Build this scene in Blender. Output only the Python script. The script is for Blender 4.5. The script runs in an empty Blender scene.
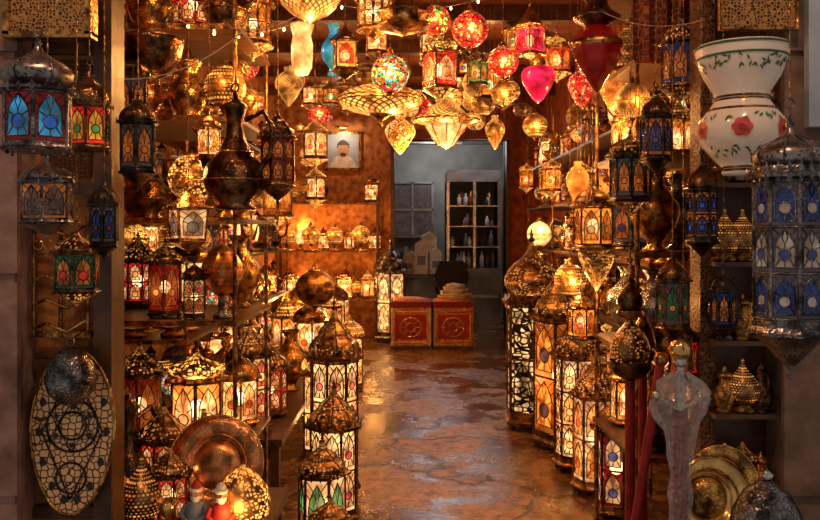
import bpy, math, random
from math import sin, cos, pi, sqrt
from mathutils import Matrix, Vector
random.seed(11)
CEIL=3.6
sc=bpy.context.scene
# ---------------------------------------------------------------- materials
MATS={}
def newmat(name):
    m=bpy.data.materials.new(name); m.use_nodes=True
    nt=m.node_tree; b=nt.nodes['Principled BSDF']; MATS[name]=m
    return m,nt,b
class NT:
    def __init__(s,nt): s.nt=nt
    def n(s,t,**kw):
        x=s.nt.nodes.new(t)
        for k,v in kw.items(): setattr(x,k,v)
        return x
    def l(s,a,b): s.nt.links.new(a,b)
    def m(s,op,a,b=None,c=None):
        x=s.n('ShaderNodeMath',operation=op)
        for i,v in enumerate((a,b,c)):
            if v is None: continue
            if isinstance(v,(int,float)): x.inputs[i].default_value=v
            else: s.l(v,x.inputs[i])
        return x.outputs[0]
    def mix(s,f,a,b):
        x=s.n('ShaderNodeMix',data_type='RGBA')
        for i,v in ((0,f),(6,a),(7,b)):
            if isinstance(v,(int,float)): x.inputs[i].default_value=v
            elif isinstance(v,tuple): x.inputs[i].default_value=(v[0],v[1],v[2],1)
            else: s.l(v,x.inputs[i])
        return x.outputs[2]
    def noise(s,vec,scale,detail=3):
        x=s.n('ShaderNodeTexNoise'); x.inputs['Scale'].default_value=scale; x.inputs['Detail'].default_value=detail
        if vec is not None: s.l(vec,x.inputs['Vector'])
        return x
    def vor(s,vec,scale,feature='F1'):
        x=s.n('ShaderNodeTexVoronoi',feature=feature); x.inputs['Scale'].default_value=scale
        s.l(vec,x.inputs['Vector']); return x
    def ramp(s,f,stops):
        x=s.n('ShaderNodeValToRGB'); e=x.color_ramp.elements
        while len(e)<len(stops): e.new(.5)
        for el,(p,c) in zip(e,stops): el.position=p; el.color=(c[0],c[1],c[2],1)
        s.l(f,x.inputs[0]); return x.outputs[0]
    def bump(s,h,st,dist=.01):
        x=s.n('ShaderNodeBump'); x.inputs['Strength'].default_value=st; x.inputs['Distance'].default_value=dist
        s.l(h,x.inputs['Height']); return x.outputs[0]
def dk(c,f): return tuple(v*f for v in c)
def metal(name,col,rough=.32,eng=.6,pat=.16):
    m,nt,b=newmat(name); h=NT(nt); tc=h.n('ShaderNodeTexCoord').outputs['Object']
    nz=h.noise(tc,22,4); v=h.vor(tc,70,'DISTANCE_TO_EDGE')
    f=h.ramp(nz.outputs[0],[(.40,(0,0,0)),(.62,(1,1,1))])
    c=h.mix(f,dk(col,pat),col)
    e=h.ramp(v.outputs['Distance'],[(.03,(.3,.3,.3)),(.13,(1,1,1))])
    x=h.n('ShaderNodeMix',data_type='RGBA',blend_type='MULTIPLY'); x.inputs[0].default_value=eng
    h.l(c,x.inputs[6]); h.l(e,x.inputs[7]); h.l(x.outputs[2],b.inputs['Base Color'])
    b.inputs['Metallic'].default_value=.88; b.inputs['Roughness'].default_value=rough
    h.l(h.bump(v.outputs['Distance'],.8*eng,.004),b.inputs['Normal']); return m
def pierced(name,col,hole,strength,N=20,K=40,style='fil',thr=.12,rough=.3):
    m,nt,b=newmat(name); h=NT(nt); tc=h.n('ShaderNodeTexCoord').outputs['Object']
    s=h.n('ShaderNodeSeparateXYZ'); h.l(tc,s.inputs[0])
    th=h.m('MULTIPLY',h.m('ARCTAN2',s.outputs[1],s.outputs[0]),N/(2*pi))
    zz=h.m('MULTIPLY',s.outputs[2],K)
    if style=='dot':
        row=h.m('FLOOR',zz); st=h.m('MULTIPLY',h.m('MODULO',row,2),.5)
        u=h.m('SUBTRACT',h.m('FRACT',h.m('ADD',th,h.m('ADD',st,100))),.5); v=h.m('SUBTRACT',h.m('FRACT',h.m('ADD',zz,50)),.5)
        d=h.m('SQRT',h.m('ADD',h.m('MULTIPLY',u,u),h.m('MULTIPLY',v,v)))
        big=h.m('MODULO',h.m('ADD',row,100),3)
        mask=h.m('LESS_THAN',d,h.m('ADD',thr*.7,h.m('MULTIPLY',h.m('LESS_THAN',big,.5),thr*.6)))
    elif style=='dia':
        u=h.m('ABSOLUTE',h.m('SUBTRACT',h.m('FRACT',h.m('ADD',th,100)),.5)); v=h.m('ABSOLUTE',h.m('SUBTRACT',h.m('FRACT',h.m('ADD',zz,50)),.5))
        d=h.m('ABSOLUTE',h.m('SUBTRACT',h.m('ADD',u,v),.5)); mask=h.m('GREATER_THAN',d,thr)
    else:
        cx=h.n('ShaderNodeCombineXYZ'); h.l(th,cx.inputs[0]); h.l(zz,cx.inputs[1])
        vo=h.vor(cx.outputs[0],1.0,'DISTANCE_TO_EDGE'); vo.inputs['Randomness'].default_value=.6
        mask=h.m('GREATER_THAN',vo.outputs['Distance'],thr)
    nz=h.noise(tc,25,3)
    f=h.ramp(nz.outputs[0],[(.35,(0,0,0)),(.65,(1,1,1))])
    c=h.mix(f,dk(col,.25),col)
    h.l(h.mix(mask,c,dk(hole,.12)),b.inputs['Base Color'])
    h.l(h.m('SUBTRACT',.9,h.m('MULTIPLY',mask,.9)),b.inputs['Metallic']); b.inputs['Roughness'].default_value=rough
    b.inputs['Emission Color'].default_value=(*hole,1)
    n3=h.noise(tc,9,2); var=h.ramp(n3.outputs[0],[(.38,(.08,.08,.08)),(.62,(1.3,1.3,1.3))])
    h.l(h.m('MULTIPLY',h.m('MULTIPLY',mask,strength),var),b.inputs['Emission Strength'])
    h.l(h.bump(h.m('SUBTRACT',1.0,mask),.5,.004),b.inputs['Normal'])
    return m
def glass(name,col,strength,alpha=.7,rough=.12):
    m,nt,b=newmat(name); h=NT(nt); tc=h.n('ShaderNodeTexCoord').outputs['Object']
    nz=h.noise(tc,15,5)
    b.inputs['Base Color'].default_value=(*dk(col,.4),1)
    h.l(h.mix(h.ramp(nz.outputs[0],[(.35,(0,0,0)),(.62,(1,1,1))]),(col[0]*.8,col[1]*.5,col[2]*.45),col),b.inputs['Emission Color'])
    h.l(h.m('MULTIPLY',h.ramp(nz.outputs[0],[(.36,(.16,.16,.16)),(.66,(1.1,1.1,1.1))]),strength),b.inputs['Emission Strength'])
    b.inputs['Roughness'].default_value=rough; b.inputs['Alpha'].default_value=alpha
    v=h.vor(tc,90,'F1'); h.l(h.bump(v.outputs['Distance'],.5,.003),b.inputs['Normal'])
    return m
def mosaic(name,cols,strength,scale=38):
    m,nt,b=newmat(name); h=NT(nt); tc=h.n('ShaderNodeTexCoord').outputs['Object']
    v=h.vor(tc,scale); e=h.vor(tc,scale,'DISTANCE_TO_EDGE')
    s=h.n('ShaderNodeSeparateColor'); h.l(v.outputs['Color'],s.inputs[0])
    r=h.n('ShaderNodeValToRGB'); r.color_ramp.interpolation='CONSTANT'; el=r.color_ramp.elements
    while len(el)<len(cols): el.new(.5)
    for i,c in enumerate(cols): el[i].position=i/len(cols); el[i].color=(*c,1)
    h.l(s.outputs[0],r.inputs[0])
    mk=h.m('GREATER_THAN',e.outputs['Distance'],.08)
    h.l(h.mix(mk,(.02,.015,.01),r.outputs[0]),b.inputs['Base Color'])
    nz=h.noise(tc,10,2)
    h.l(r.outputs[0],b.inputs['Emission Color']); h.l(h.m('MULTIPLY',h.m('MULTIPLY',mk,strength),h.ramp(nz.outputs[0],[(.35,(.2,.2,.2)),(.65,(1.1,1.1,1.1))])),b.inputs['Emission Strength'])
    b.inputs['Roughness'].default_value=.15; h.l(h.bump(e.outputs['Distance'],.5,.004),b.inputs['Normal'])
    return m
def matte(name,col,rough=.6,col2=None,scale=6,bump=.3,met=0):
    m,nt,b=newmat(name); h=NT(nt); tc=h.n('ShaderNodeTexCoord').outputs['Object']
    nz=h.noise(tc,scale,8); h.l(h.mix(h.ramp(nz.outputs[0],[(.35,(0,0,0)),(.65,(1,1,1))]),col,col2 or dk(col,.5)),b.inputs['Base Color'])
    b.inputs['Roughness'].default_value=rough; b.inputs['Metallic'].default_value=met
    h.l(h.bump(nz.outputs[0],bump,.02),b.inputs['Normal']); return m
metal('brass',(.95,.5,.13),.26); metal('dbrass',(.58,.28,.08),.3,.8); metal('bronze',(.29,.145,.055),.25,.7)
metal('copper',(.9,.35,.12),.26,.5,.4); metal('pewter',(.36,.34,.34),.26,.9); metal('iron',(.09,.065,.05),.32,.5); metal('bbrass',(1,.62,.2),.18,.15,.6)
metal('silver',(.75,.72,.68),.22,.5,.5)
W=(1,.40,.07)
pierced('p_brass',(.85,.44,.12),W,2.6,34,78,'fil',.17)
pierced('p_brassd',(.75,.37,.1),W,2.0,24,44,'dia',.16)
pierced('p_brassdot',(.9,.47,.13),W,2.8,32,56,'dot',.27)
pierced('p_bronze',(.32,.16,.06),(1,.36,.07),.8,34,80,'fil',.22)
pierced('p_bronzedot',(.38,.19,.07),(1,.36,.07),1.0,30,64,'dot',.25)
pierced('p_pewter',(.4,.38,.37),(.2,.08,.03),.1,34,80,'fil',.2)
pierced('p_copper',(1,.42,.14),(.4,.1,.02),.12,44,50,'dot',.24)
pierced('p_white',(.05,.04,.03),(1,.58,.22),1.25,18,22,'fil',.11)
glass('wht',(1,.58,.2),2.2,.7); glass('amb',(1,.33,.04),1.7,.66); glass('damb',(.8,.23,.035),.42,.75)
glass('crm',(1,.58,.23),1.15,.85); glass('red',(.9,.02,.012),.95,.75); glass('dred',(.5,.01,.01),.16,.8); glass('blu',(.025,.16,.7),.5,.85)
glass('dblu',(.02,.07,.36),.16,.85); glass('grn',(.03,.55,.14),.7,.85); glass('dgrn',(.02,.22,.09),.18,.85); glass('yel',(1,.6,.05),.9,.8)
glass('mag',(.95,.02,.12),1.0,.85); glass('cyan',(.03,.35,.65),.7,.85); glass('gry',(.22,.18,.18),.12,.8); glass('pale',(.7,.58,.45),.22,.85)
mosaic('mos_multi',[(.8,.05,.03),(.04,.3,.5),(.9,.55,.08),(.05,.4,.15),(.9,.7,.45),(.85,.2,.03)],1.1,58)
mosaic('mos_red',[(.75,.02,.02),(.9,.35,.15),(.5,.01,.02),(.9,.15,.05),(.8,.03,.04)],.95,60)
mosaic('mos_amb',[(1,.42,.06),(1,.62,.2),(.85,.2,.02),(1,.5,.12)],1.5,56)
mosaic('mos_rg',[(.7,.03,.03),(.05,.35,.1),(.85,.5,.08),(.5,.02,.02)],.8,58)
m,nt,b=newmat('bulb'); b.inputs['Emission Color'].default_value=(1,.64,.26,1); b.inputs['Emission Strength'].default_value=14
matte('wood',(.11,.043,.015),.4,(.045,.018,.007),14); matte('redwood',(.28,.07,.022),.5,(.12,.03,.012),7)
matte('velvet',(.34,.012,.012),.6,(.16,.006,.006),30); matte('white',(.8,.76,.68),.5,(.55,.5,.42),12); matte('cloth_w',(.75,.66,.52),.8,(.45,.33,.2),8)
matte('black',(.02,.018,.016),.5); matte('skin',(.5,.24,.14),.5,(.42,.2,.11)); matte('redcloth',(.55,.03,.02),.7); matte('steel',(.25,.28,.29),.35,(.12,.13,.14),3,.1,.6)
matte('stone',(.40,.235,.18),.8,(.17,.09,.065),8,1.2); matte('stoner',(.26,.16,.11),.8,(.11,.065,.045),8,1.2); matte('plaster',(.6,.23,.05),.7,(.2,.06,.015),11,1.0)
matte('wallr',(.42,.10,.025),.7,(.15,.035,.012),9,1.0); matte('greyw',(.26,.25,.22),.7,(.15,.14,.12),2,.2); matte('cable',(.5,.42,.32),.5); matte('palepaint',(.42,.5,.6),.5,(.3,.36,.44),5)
matte('pink',(.7,.10,.09),.4,(.5,.03,.03),60,.05); matte('green',(.05,.17,.06),.5,(.02,.09,.035),20,.05); matte('bluepaint',(.2,.25,.32),.5)
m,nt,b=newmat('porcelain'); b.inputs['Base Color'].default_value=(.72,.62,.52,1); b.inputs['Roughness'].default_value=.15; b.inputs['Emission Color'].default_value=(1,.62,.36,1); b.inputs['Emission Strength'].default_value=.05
m,nt,b=newmat('plastic'); b.inputs['Base Color'].default_value=(.85,.82,.8,1); b.inputs['Roughness'].default_value=.08; b.inputs['Alpha'].default_value=.36
h=NT(nt); h.l(h.bump(h.noise(h.n('ShaderNodeTexCoord').outputs['Object'],60,5).outputs[0],1,.06),b.inputs['Normal'])
def panelmat(name,c1,c2,scale,em=0,thr=(.05,.1),rough=.4,met=0.3):
    m,nt,b=newmat(name); h=NT(nt); tc=h.n('ShaderNodeTexCoord').outputs['Object']
    w=h.noise(tc,scale*.4,2); a=h.n('ShaderNodeVectorMath',operation='ADD'); 
    sc_=h.n('ShaderNodeVectorMath',operation='SCALE'); sc_.inputs['Scale'].default_value=.9/scale; h.l(w.outputs['Color'],sc_.inputs[0])
    h.l(tc,a.inputs[0]); h.l(sc_.outputs[0],a.inputs[1])
    v=h.vor(a.outputs[0],scale,'DISTANCE_TO_EDGE'); v.inputs['Randomness'].default_value=.6
    f=h.ramp(v.outputs['Distance'],[(thr[0],(0,0,0)),(thr[1],(1,1,1))])
    h.l(h.mix(f,c1,c2),b.inputs['Base Color']); b.inputs['Roughness'].default_value=rough; b.inputs['Metallic'].default_value=met
    h.l(h.bump(f,.7,.01),b.inputs['Normal'])
    return m
panelmat('carved',(.2,.08,.025),(.05,.018,.008),75,0,(.05,.25)); panelmat('filigree',(.05,.025,.012),(1,.58,.26),46,0,(.04,.10),.4,.15)
panelmat('kilim',(.85,.5,.12),(.65,.035,.012),30,0,(.08,.14),.6,0); panelmat('lace',(.55,.28,.09),(.04,.016,.008),95,0,(.12,.3),.35,.6)
panelmat('rug',(.42,.13,.05),(.18,.028,.015),34,0,(.05,.2),.9,0)
# worn wet stone floor
m,nt,b=newmat('floor_mat'); h=NT(nt); tc=h.n('ShaderNodeTexCoord').outputs['Object']
nz=h.noise(tc,1.3,12); nz.inputs['Roughness'].default_value=.68; n2=h.noise(tc,12,10); n2.inputs['Roughness'].default_value=.7
c=h.ramp(nz.outputs[0],[(.36,(.05,.022,.01)),(.48,(.22,.11,.045)),(.58,(.42,.24,.10)),(.68,(.30,.10,.04))])
c=h.mix(h.ramp(n2.outputs[0],[(.44,(0,0,0)),(.6,(.85,.85,.85))]),c,(.06,.03,.014))
sv=h.n('ShaderNodeVectorMath',operation='SCALE'); sv.inputs['Scale'].default_value=.9; n5=h.noise(tc,1.5,6); h.l(n5.outputs['Color'],sv.inputs[0])
wv=h.n('ShaderNodeVectorMath',operation='ADD'); h.l(tc,wv.inputs[0]); h.l(sv.outputs[0],wv.inputs[1])
cr=h.vor(wv.outputs[0],.75,'DISTANCE_TO_EDGE'); crk=h.ramp(cr.outputs['Distance'],[(.004,(1,1,1)),(.02,(0,0,0))])
h.l(h.mix(crk,c,(.02,.01,.006)),b.inputs['Base Color'])
h.l(h.ramp(nz.outputs[0],[(.44,(.10,.10,.10)),(.56,(.45,.45,.45))]),b.inputs['Roughness'])
h.l(h.bump(h.m('SUBTRACT',n2.outputs[0],crk),.4,.008),b.inputs['Normal']); b.inputs['Specular IOR Level'].default_value=.8

# ---------------------------------------------------------------- mesh builder
class MB:
    def __init__(s): s.v=[];s.f=[];s.mi=[];s.sm=[];s.mats=[];s.M=Matrix()
    def mat(s,n):
        if n not in s.mats: s.mats.append(n)
        return s.mats.index(n)
    def av(s,p): s.v.append(tuple(s.M@Vector(p))); return len(s.v)-1
    def af(s,f,m,sm=True): s.f.append(f); s.mi.append(s.mat(m)); s.sm.append(sm)
    def lathe(s,prof,n,mat,c=(0,0,0),ph=0,smooth=True,fl=(0,0)):
        b=len(s.v)
        for r,z in prof:
            for i in range(n):
                a=2*pi*i/n+ph; rr=r*(1+fl[0]*cos(fl[1]*a)) if fl[1] else r
                s.av((c[0]+rr*cos(a),c[1]+rr*sin(a),c[2]+z))
        for j in range(len(prof)-1):
            for i in range(n):
                k=(i+1)%n; s.af((b+j*n+i,b+j*n+k,b+(j+1)*n+k,b+(j+1)*n+i),mat,smooth)
    def ball(s,c,r,mat,n=10,m=6,sz=1):
        s.lathe([(r*max(.001,sin(pi*j/m)),-r*sz*cos(pi*j/m)) for j in range(m+1)],n,mat,c)
    def tube(s,pts,r,mat,n=5,closed=False):
        P=[Vector(p) for p in pts]; N=len(P); rs=r if isinstance(r,(list,tuple)) else [r]*N
        b=len(s.v); u=None
        for i in range(N):
            t=(P[(i+1)%N]-P[i-1]) if closed else (P[min(i+1,N-1)]-P[max(i-1,0)])
            if t.length<1e-9: t=Vector((0,0,1))
            t.normalize()
            if u is None:
                u=t.cross(Vector((0,0,1)) if abs(t.z)<.9 else Vector((1,0,0)))
            u=(u-t*u.dot(t)); u.normalize(); w=t.cross(u)
            for k in range(n):
                a=2*pi*k/n; s.av(P[i]+(u*cos(a)+w*sin(a))*rs[i])
        for i in range(N if closed else N-1):
            j=(i+1)%N
            for k in range(n):
                l=(k+1)%n; s.af((b+i*n+k,b+i*n+l,b+j*n+l,b+j*n+k),mat,True)
    def ring(s,c,R,r,mat,axis='y',N=16,n=5,sx=1,sz=1):
        pts=[]
        for i in range(N):
            a=2*pi*i/N; x=R*cos(a)*sx; y=R*sin(a)*sz
            pts.append({'y':(c[0]+x,c[1],c[2]+y),'z':(c[0]+x,c[1]+y,c[2]),'x':(c[0],c[1]+x,c[2]+y)}[axis])
        s.tube(pts,r,mat,n,True)
    def box(s,x0,x1,y0,y1,z0,z1,mat):
        b=len(s.v)
        for z in (z0,z1):
            for x,y in ((x0,y0),(x1,y0),(x1,y1),(x0,y1)): s.av((x,y,z))
        for f in ((0,3,2,1),(4,5,6,7),(0,1,5,4),(1,2,6,5),(2,3,7,6),(3,0,4,7)): s.af(tuple(b+i for i in f),mat,False)
    def poly(s,pts,mat): b=len(s.v); [s.av(p) for p in pts]; s.af(tuple(range(b,b+len(pts))),mat,False)
    def prism(s,pts,t,mat,mat2=None):
        n=len(pts); b=len(s.v)
        for y in (-t/2,t/2):
            for x,z in pts: s.av((x,y,z))
        s.af(tuple(range(b,b+n)),mat2 or mat,False); s.af(tuple(range(b+2*n-1,b+n-1,-1)),mat,False)
        for i in range(n):
            j=(i+1)%n; s.af((b+i,b+n+i,b+n+j,b+j),mat,False)
    def mesh(s,name):
        me=bpy.data.meshes.new(name); me.from_pydata(s.v,[],s.f)
        for m in s.mats: me.materials.append(MATS[m])
        me.polygons.foreach_set('material_index',s.mi); me.polygons.foreach_set('use_smooth',s.sm); me.update(); return me
def put(me,name,loc=(0,0,0),rz=0,s=1,rot=None):
    if isinstance(me,MB): me=me.mesh(name)
    o=bpy.data.objects.new(name,me); o.location=loc; o.rotation_euler=rot or (0,0,rz); o.scale=(s,s,s); sc.collection.objects.link(o); return o
LP=2.0
def light(parent,p,power,col=(1,.43,.11),r=.04):
    l=bpy.data.lights.new('bulb_light','POINT'); l.energy=power*LP; l.color=col; l.shadow_soft_size=r
    o=bpy.data.objects.new('bulb_light',l); sc.collection.objects.link(o)
    o.parent=parent; o.location=p; return o
def chain(mb,z0,z1,mat='dbrass'):
    if z1<=z0: return
    n=max(2,int((z1-z0)/.03)); pr=[]
    for i in range(n): 
        z=z0+(z1-z0)*i/n; pr+=[(.001,z),(.003,z+(z1-z0)/n*.5)]
    pr.append((.001,z1)); mb.lathe(pr,5,mat)
ONION=[(1,0),(1.03,.06),(1.0,.18),(.93,.3),(.8,.43),(.6,.56),(.4,.66),(.25,.75),(.15,.85),(.1,.94),(.07,1)]
BULBO=[(.7,0),(.9,.08),(1.03,.2),(1.05,.32),(.95,.45),(.72,.58),(.45,.68),(.24,.78),(.13,.88),(.07,1)]
CONE=[(1.05,0),(.8,.2),(.55,.45),(.32,.7),(.14,.9),(.08,1)]
TIER=[(1,0),(1.03,.05),(1.0,.15),(.88,.28),(.68,.38),(.62,.4),(.66,.43),(.6,.5),(.45,.6),(.28,.7),(.2,.73),(.24,.76),(.16,.84),(.08,1)]
def sp(p,R,H,z=0): return [(a*R,z+b*H) for a,b in p]
def finial(mb,z,h,r,mat):
    mb.lathe([(r*.35,z-.002),(r*.35,z+h*.1),(r,z+h*.28),(r*.3,z+h*.45),(r*.6,z+h*.58),(r*.2,z+h*.72),(r*.25,z+h*.8),(.0008,z+h)],8,mat)
def lantern(R,H,n=6,metal='brass',g=('amb','wht','red'),dome=ONION,dm=None,top=3.6,z=None,pend=False,fb=.5,taper=1.0,feet=True,bulb=True,lat=2,eave=1.15):
    """polygonal Moroccan lantern; origin at its lowest point"""
    mb=MB(); dm=dm or metal; b=max(.003,R*.038)
    zl=.0
    if pend:
        zl=H*.17
        mb.lathe([(.0008,0),(R*.1,H*.02),(R*.05,H*.04),(R*.25,H*.07),(R*.45,H*.1),(R*.85,H*.165),(R,zl)],n*2,dm,smooth=True)
    elif feet:
        zl=H*.035
        for i in range(n):
            a=2*pi*(i+.5)/n; mb.ball((R*.82*cos(a),R*.82*sin(a),zl*.5),zl*.5,metal,6,4)
    ph=pi/n
    mb.lathe([(.001,zl),(R*1.02,zl),(R*1.06,zl+H*.015),(R*.96,zl+H*.03),(R*.92,zl+H*.06)],n,metal,ph=ph,smooth=False)
    zb=zl+H*.06; zt=zb+H*fb; rb=R*.9; rt=rb*taper
    C=[]
    for i in range(n):
        a=2*pi*i/n+ph; C.append((Vector((rb*cos(a),rb*sin(a),zb)),Vector((rt*cos(a),rt*sin(a),zt))))
    def P0(i,u,v,off=0):
        a0,a1=C[i]; b0,b1=C[(i+1)%n]; lo=a0.lerp(b0,u); hi=a1.lerp(b1,u); p=lo.lerp(hi,v)
        am=2*pi*(i+.5)/n+ph; return p+Vector((cos(am),sin(am),0))*off
    side=2*rb*sin(pi/n); nr=max(1,min(5,round(H*fb/(side*1.9))))
    arch=[(.14,.12),(.86,.12),(.86,.58),(.80,.70),(.66,.82),(.5,.93),(.34,.82),(.2,.70),(.14,.58)]
    for i in range(n):
        mb.poly([P0(i,0,0),P0(i,1,0),P0(i,1,1),P0(i,0,1)],g[1])
        for r in range(nr):
            P=lambda i,u,v,off=0:P0(i,u,(r+v)/nr,off)
            ga=g[0] if (r%2==0 or nr<3) else g[2]; gc=g[2] if (r%2==0 or nr<3) else g[0]
            mb.poly([P(i,u,v,b*.3) for u,v in arch],ga)
            hr=H*fb/nr
            cp=[(.5+.22*cos(t*pi/5),.40+.22*sin(t*pi/5)*side/hr) for t in range(10)]
            mb.poly([P(i,u,v,b*.5) for u,v in cp],gc)
            if r: mb.tube([P(i,0,0,b*.4),P(i,1,0,b*.4)],b*1.1,metal,4)
            mb.tube([P(i,u,v,b*.4) for u,v in arch],b*.75,metal,4,True)
            if lat>0: mb.tube([P(i,u,v,b*.6) for u,v in cp],b*.65,metal,4,True)
            if lat>1:
                T=lambda pts,cl=False: mb.tube([P(i,u,v,b*.5) for u,v in pts],b*.55,metal,4,cl)
                T([(.14,.12),(.32,.3)]); T([(.86,.12),(.68,.3)]); T([(.5,.93),(.40,.77),(.5,.62),(.60,.77)],True)
                T([(.14,.6),(.35,.52)]); T([(.86,.6),(.65,.52)]); T([(.0,.8),(.2,.7)]); T([(1,.8),(.8,.7)]); T([(0,1),(.34,.82)]); T([(1,1),(.66,.82)])
                T([(.5,.62),(.5,.52)]); T([(.5,.12),(.5,.26)]); T([(.0,.5),(.14,.42),(.0,.34)]); T([(1,.5),(.86,.42),(1,.34)])
                for q in (.04,.96): T([(q,.02),(q,.98)])
        mb.tube([C[i][0],C[i][1]],b*1.4,metal,5)
    for zz,r in ((zb,rb),(zt,rt)):
        mb.tube([(r*cos(2*pi*i/n+ph),r*sin(2*pi*i/n+ph),zz) for i in range(n)],b*1.3,metal,5,True)
    Rt=R*taper; e=zt+H*.045
    mb.lathe([(rt,zt),(Rt*eave,zt+H*.012),(Rt*(eave+.02),zt+H*.028),(Rt*.95,e),(Rt*.9,e+H*.01)],n,metal,ph=ph,smooth=False)
    for i in range(n*3):
        a=2*pi*i/(n*3)+ph; fr=(i%3)/3; rr=Rt*(eave-.02)*cos(pi/n)/cos((fr-.5)*2*pi/n); t=Vector((-sin(a),cos(a),0))*Rt*.09; c=Vector((rr*cos(a),rr*sin(a),zt+H*.025))
        mb.poly([c-t,c+t,c+Vector((0,0,H*.045))],metal); mb.poly([c-t-Vector((0,0,.003)),c-Vector((0,0,H*.035)),c+t-Vector((0,0,.003))],metal)
    dh=H*.93-e
    mb.lathe(sp(dome,Rt*.88,dh,e),n*4,dm,fl=(.035,n) )
    if lat>1:
        for i in range(n):
            a=2*pi*i/n; mb.tube([(rr_*Rt*.88*1.04*cos(a),rr_*Rt*.88*1.04*sin(a),e+zz_*dh) for rr_,zz_ in dome[:-2]],b*.7,metal,4)
    finial(mb,H*.915,H*.085,R*.13,metal)
    if bulb: mb.ball((0,0,(zb+zt)/2),min(R*.3,.04),'bulb',8,5,1.2)
    if z is not None:
        mb.ring((0,0,H+R*.12),R*.13,b*.6,metal); chain(mb,H+R*.2,top-z)
    return mb
def globe(R,mat,z=None,metal='brass',top=CEIL,sq=1.0,stand=0,n=24):
    mb=MB(); c=R*sq+stand+(R*.3 if z is not None else 0)
    mb.ball((0,0,c),R,mat,n,14,sq)
    for q in (-.02,.02): mb.ring((0,0,c+q*R*2),R*1.005,R*.02,metal,'z',24,4)
    mb.lathe([(R*.35,c+R*sq*.93),(R*.4,c+R*sq),(R*.2,c+R*sq*1.08),(R*.12,c+R*sq*1.3),(R*.02,c+R*sq*1.4)],12,metal)
    if stand: mb.lathe([(.001,0),(R*.75,0),(R*.7,stand*.12),(R*.2,stand*.3),(R*.15,stand*.6),(R*.3,stand*.75),(R*.18,stand*.9),(R*.4,stand+R*.12*sq)],16,metal)
    if z is not None:
        mb.lathe([(.001,0),(R*.08,R*.08),(R*.03,R*.15),(R*.3,c-R*sq*.93)],10,metal)
        chain(mb,c+R*sq*1.35,top-z)
    return mb
def lat(parts,z=None,top=CEIL,h=None,n=20):
    mb=MB()
    for prof,mat,*r in parts: mb.lathe(prof,n,mat,fl=r[0] if r else (0,0))
    if z is not None: chain(mb,h,top-z)
    return mb
VASE=[(.001,0),(.45,0),(.5,.03),(.3,.08),(.35,.14),(.8,.3),(1,.45),(.95,.58),(.6,.7),(.35,.8),(.33,.9),(.5,.98),(.55,1)]
DROP=[(.001,0),(.12,.03),(.3,.12),(.65,.3),(.95,.5),(1,.62),(.85,.75),(.5,.86),(.3,.9),(.35,1)]
BOWL=[(.001,0),(.1,.05),(.2,.1),(.6,.25),(.9,.5),(1,.75),(1.04,.82),(.85,.86),(.3,1)]
HEART=[(.001,0),(.3,.12),(.7,.38),(.98,.65),(1,.78),(.85,.92),(.5,1),(.25,.97)]
def pitcher(H,mat='brass',hook=False,top=None,long=False):
    mb=MB(); R=H*.24
    if long: pr=[(.001,0),(.7,0),(.75,.02),(.55,.05),(.95,.14),(1.1,.25),(1,.36),(.6,.48),(.35,.6),(.28,.72),(.35,.82),(.45,.86),(.3,.9),(.12,.95),(.02,1)]
    else: pr=[(.001,0),(.75,0),(.8,.03),(.6,.07),(.95,.2),(1.1,.34),(.95,.48),(.55,.6),(.5,.68),(.75,.78),(.8,.8),(.5,.86),(.2,.9),(.22,.94),(.02,1)]
    mb.lathe(sp(pr,R,H),24,mat)
    for q,rr in ((.25 if long else .34,1.12),(.48,.62 if long else .97)): mb.ring((0,0,H*q),R*rr,R*.03,'brass','z',24,4)
    mb.tube([(R*.95,0,H*.3),(R*1.4,0,H*.36),(R*1.6,0,H*.5),(R*1.75,0,H*.66),(R*2.1,0,H*.72)],[R*.2,R*.17,R*.12,R*.09,R*.05],mat,8)
    mb.tube([(-R*.5,0,H*.74),(-R*1.3,0,H*.8),(-R*1.7,0,H*.66),(-R*1.6,0,H*.45),(-R*1.0,0,H*.28)],R*.09,mat,6)
    if top is not None:
        mb.ring((0,0,H*1.02),R*.16,R*.04,mat); chain(mb,H*1.03,top)
    return mb
def box_obj(name,*a): 
    mb=MB(); mb.box(*a); return put(mb,name)

# ---------------------------------------------------------------- room shell
box_obj('floor',-2.4,3.0,1.2,16.2,-.1,0,'floor_mat')
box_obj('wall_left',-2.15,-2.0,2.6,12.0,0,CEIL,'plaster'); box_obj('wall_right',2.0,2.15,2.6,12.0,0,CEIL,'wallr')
mb=MB(); mb.box(-2.15,2.15,1.0,12.0,CEIL,CEIL+.1,'redwood')
for i in range(7): mb.box(-2,2,3.2+i*1.3,3.32+i*1.3,CEIL-.14,CEIL,'wood')
put(mb,'ceiling')
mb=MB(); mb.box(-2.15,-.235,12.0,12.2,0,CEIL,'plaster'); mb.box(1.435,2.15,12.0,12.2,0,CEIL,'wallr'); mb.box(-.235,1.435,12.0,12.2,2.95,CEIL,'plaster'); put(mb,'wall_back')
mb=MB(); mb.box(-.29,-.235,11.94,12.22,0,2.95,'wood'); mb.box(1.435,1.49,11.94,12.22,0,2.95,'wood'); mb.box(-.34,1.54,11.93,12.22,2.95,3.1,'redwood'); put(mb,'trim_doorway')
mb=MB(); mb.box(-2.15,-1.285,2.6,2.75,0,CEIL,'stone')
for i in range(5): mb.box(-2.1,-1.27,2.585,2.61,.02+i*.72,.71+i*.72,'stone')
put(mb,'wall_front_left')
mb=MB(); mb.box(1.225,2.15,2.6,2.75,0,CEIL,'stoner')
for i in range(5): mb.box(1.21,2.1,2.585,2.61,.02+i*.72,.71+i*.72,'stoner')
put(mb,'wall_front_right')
box_obj('trim_1',1.272,1.5,2.55,2.583,1.93,CEIL,'palepaint')
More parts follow.
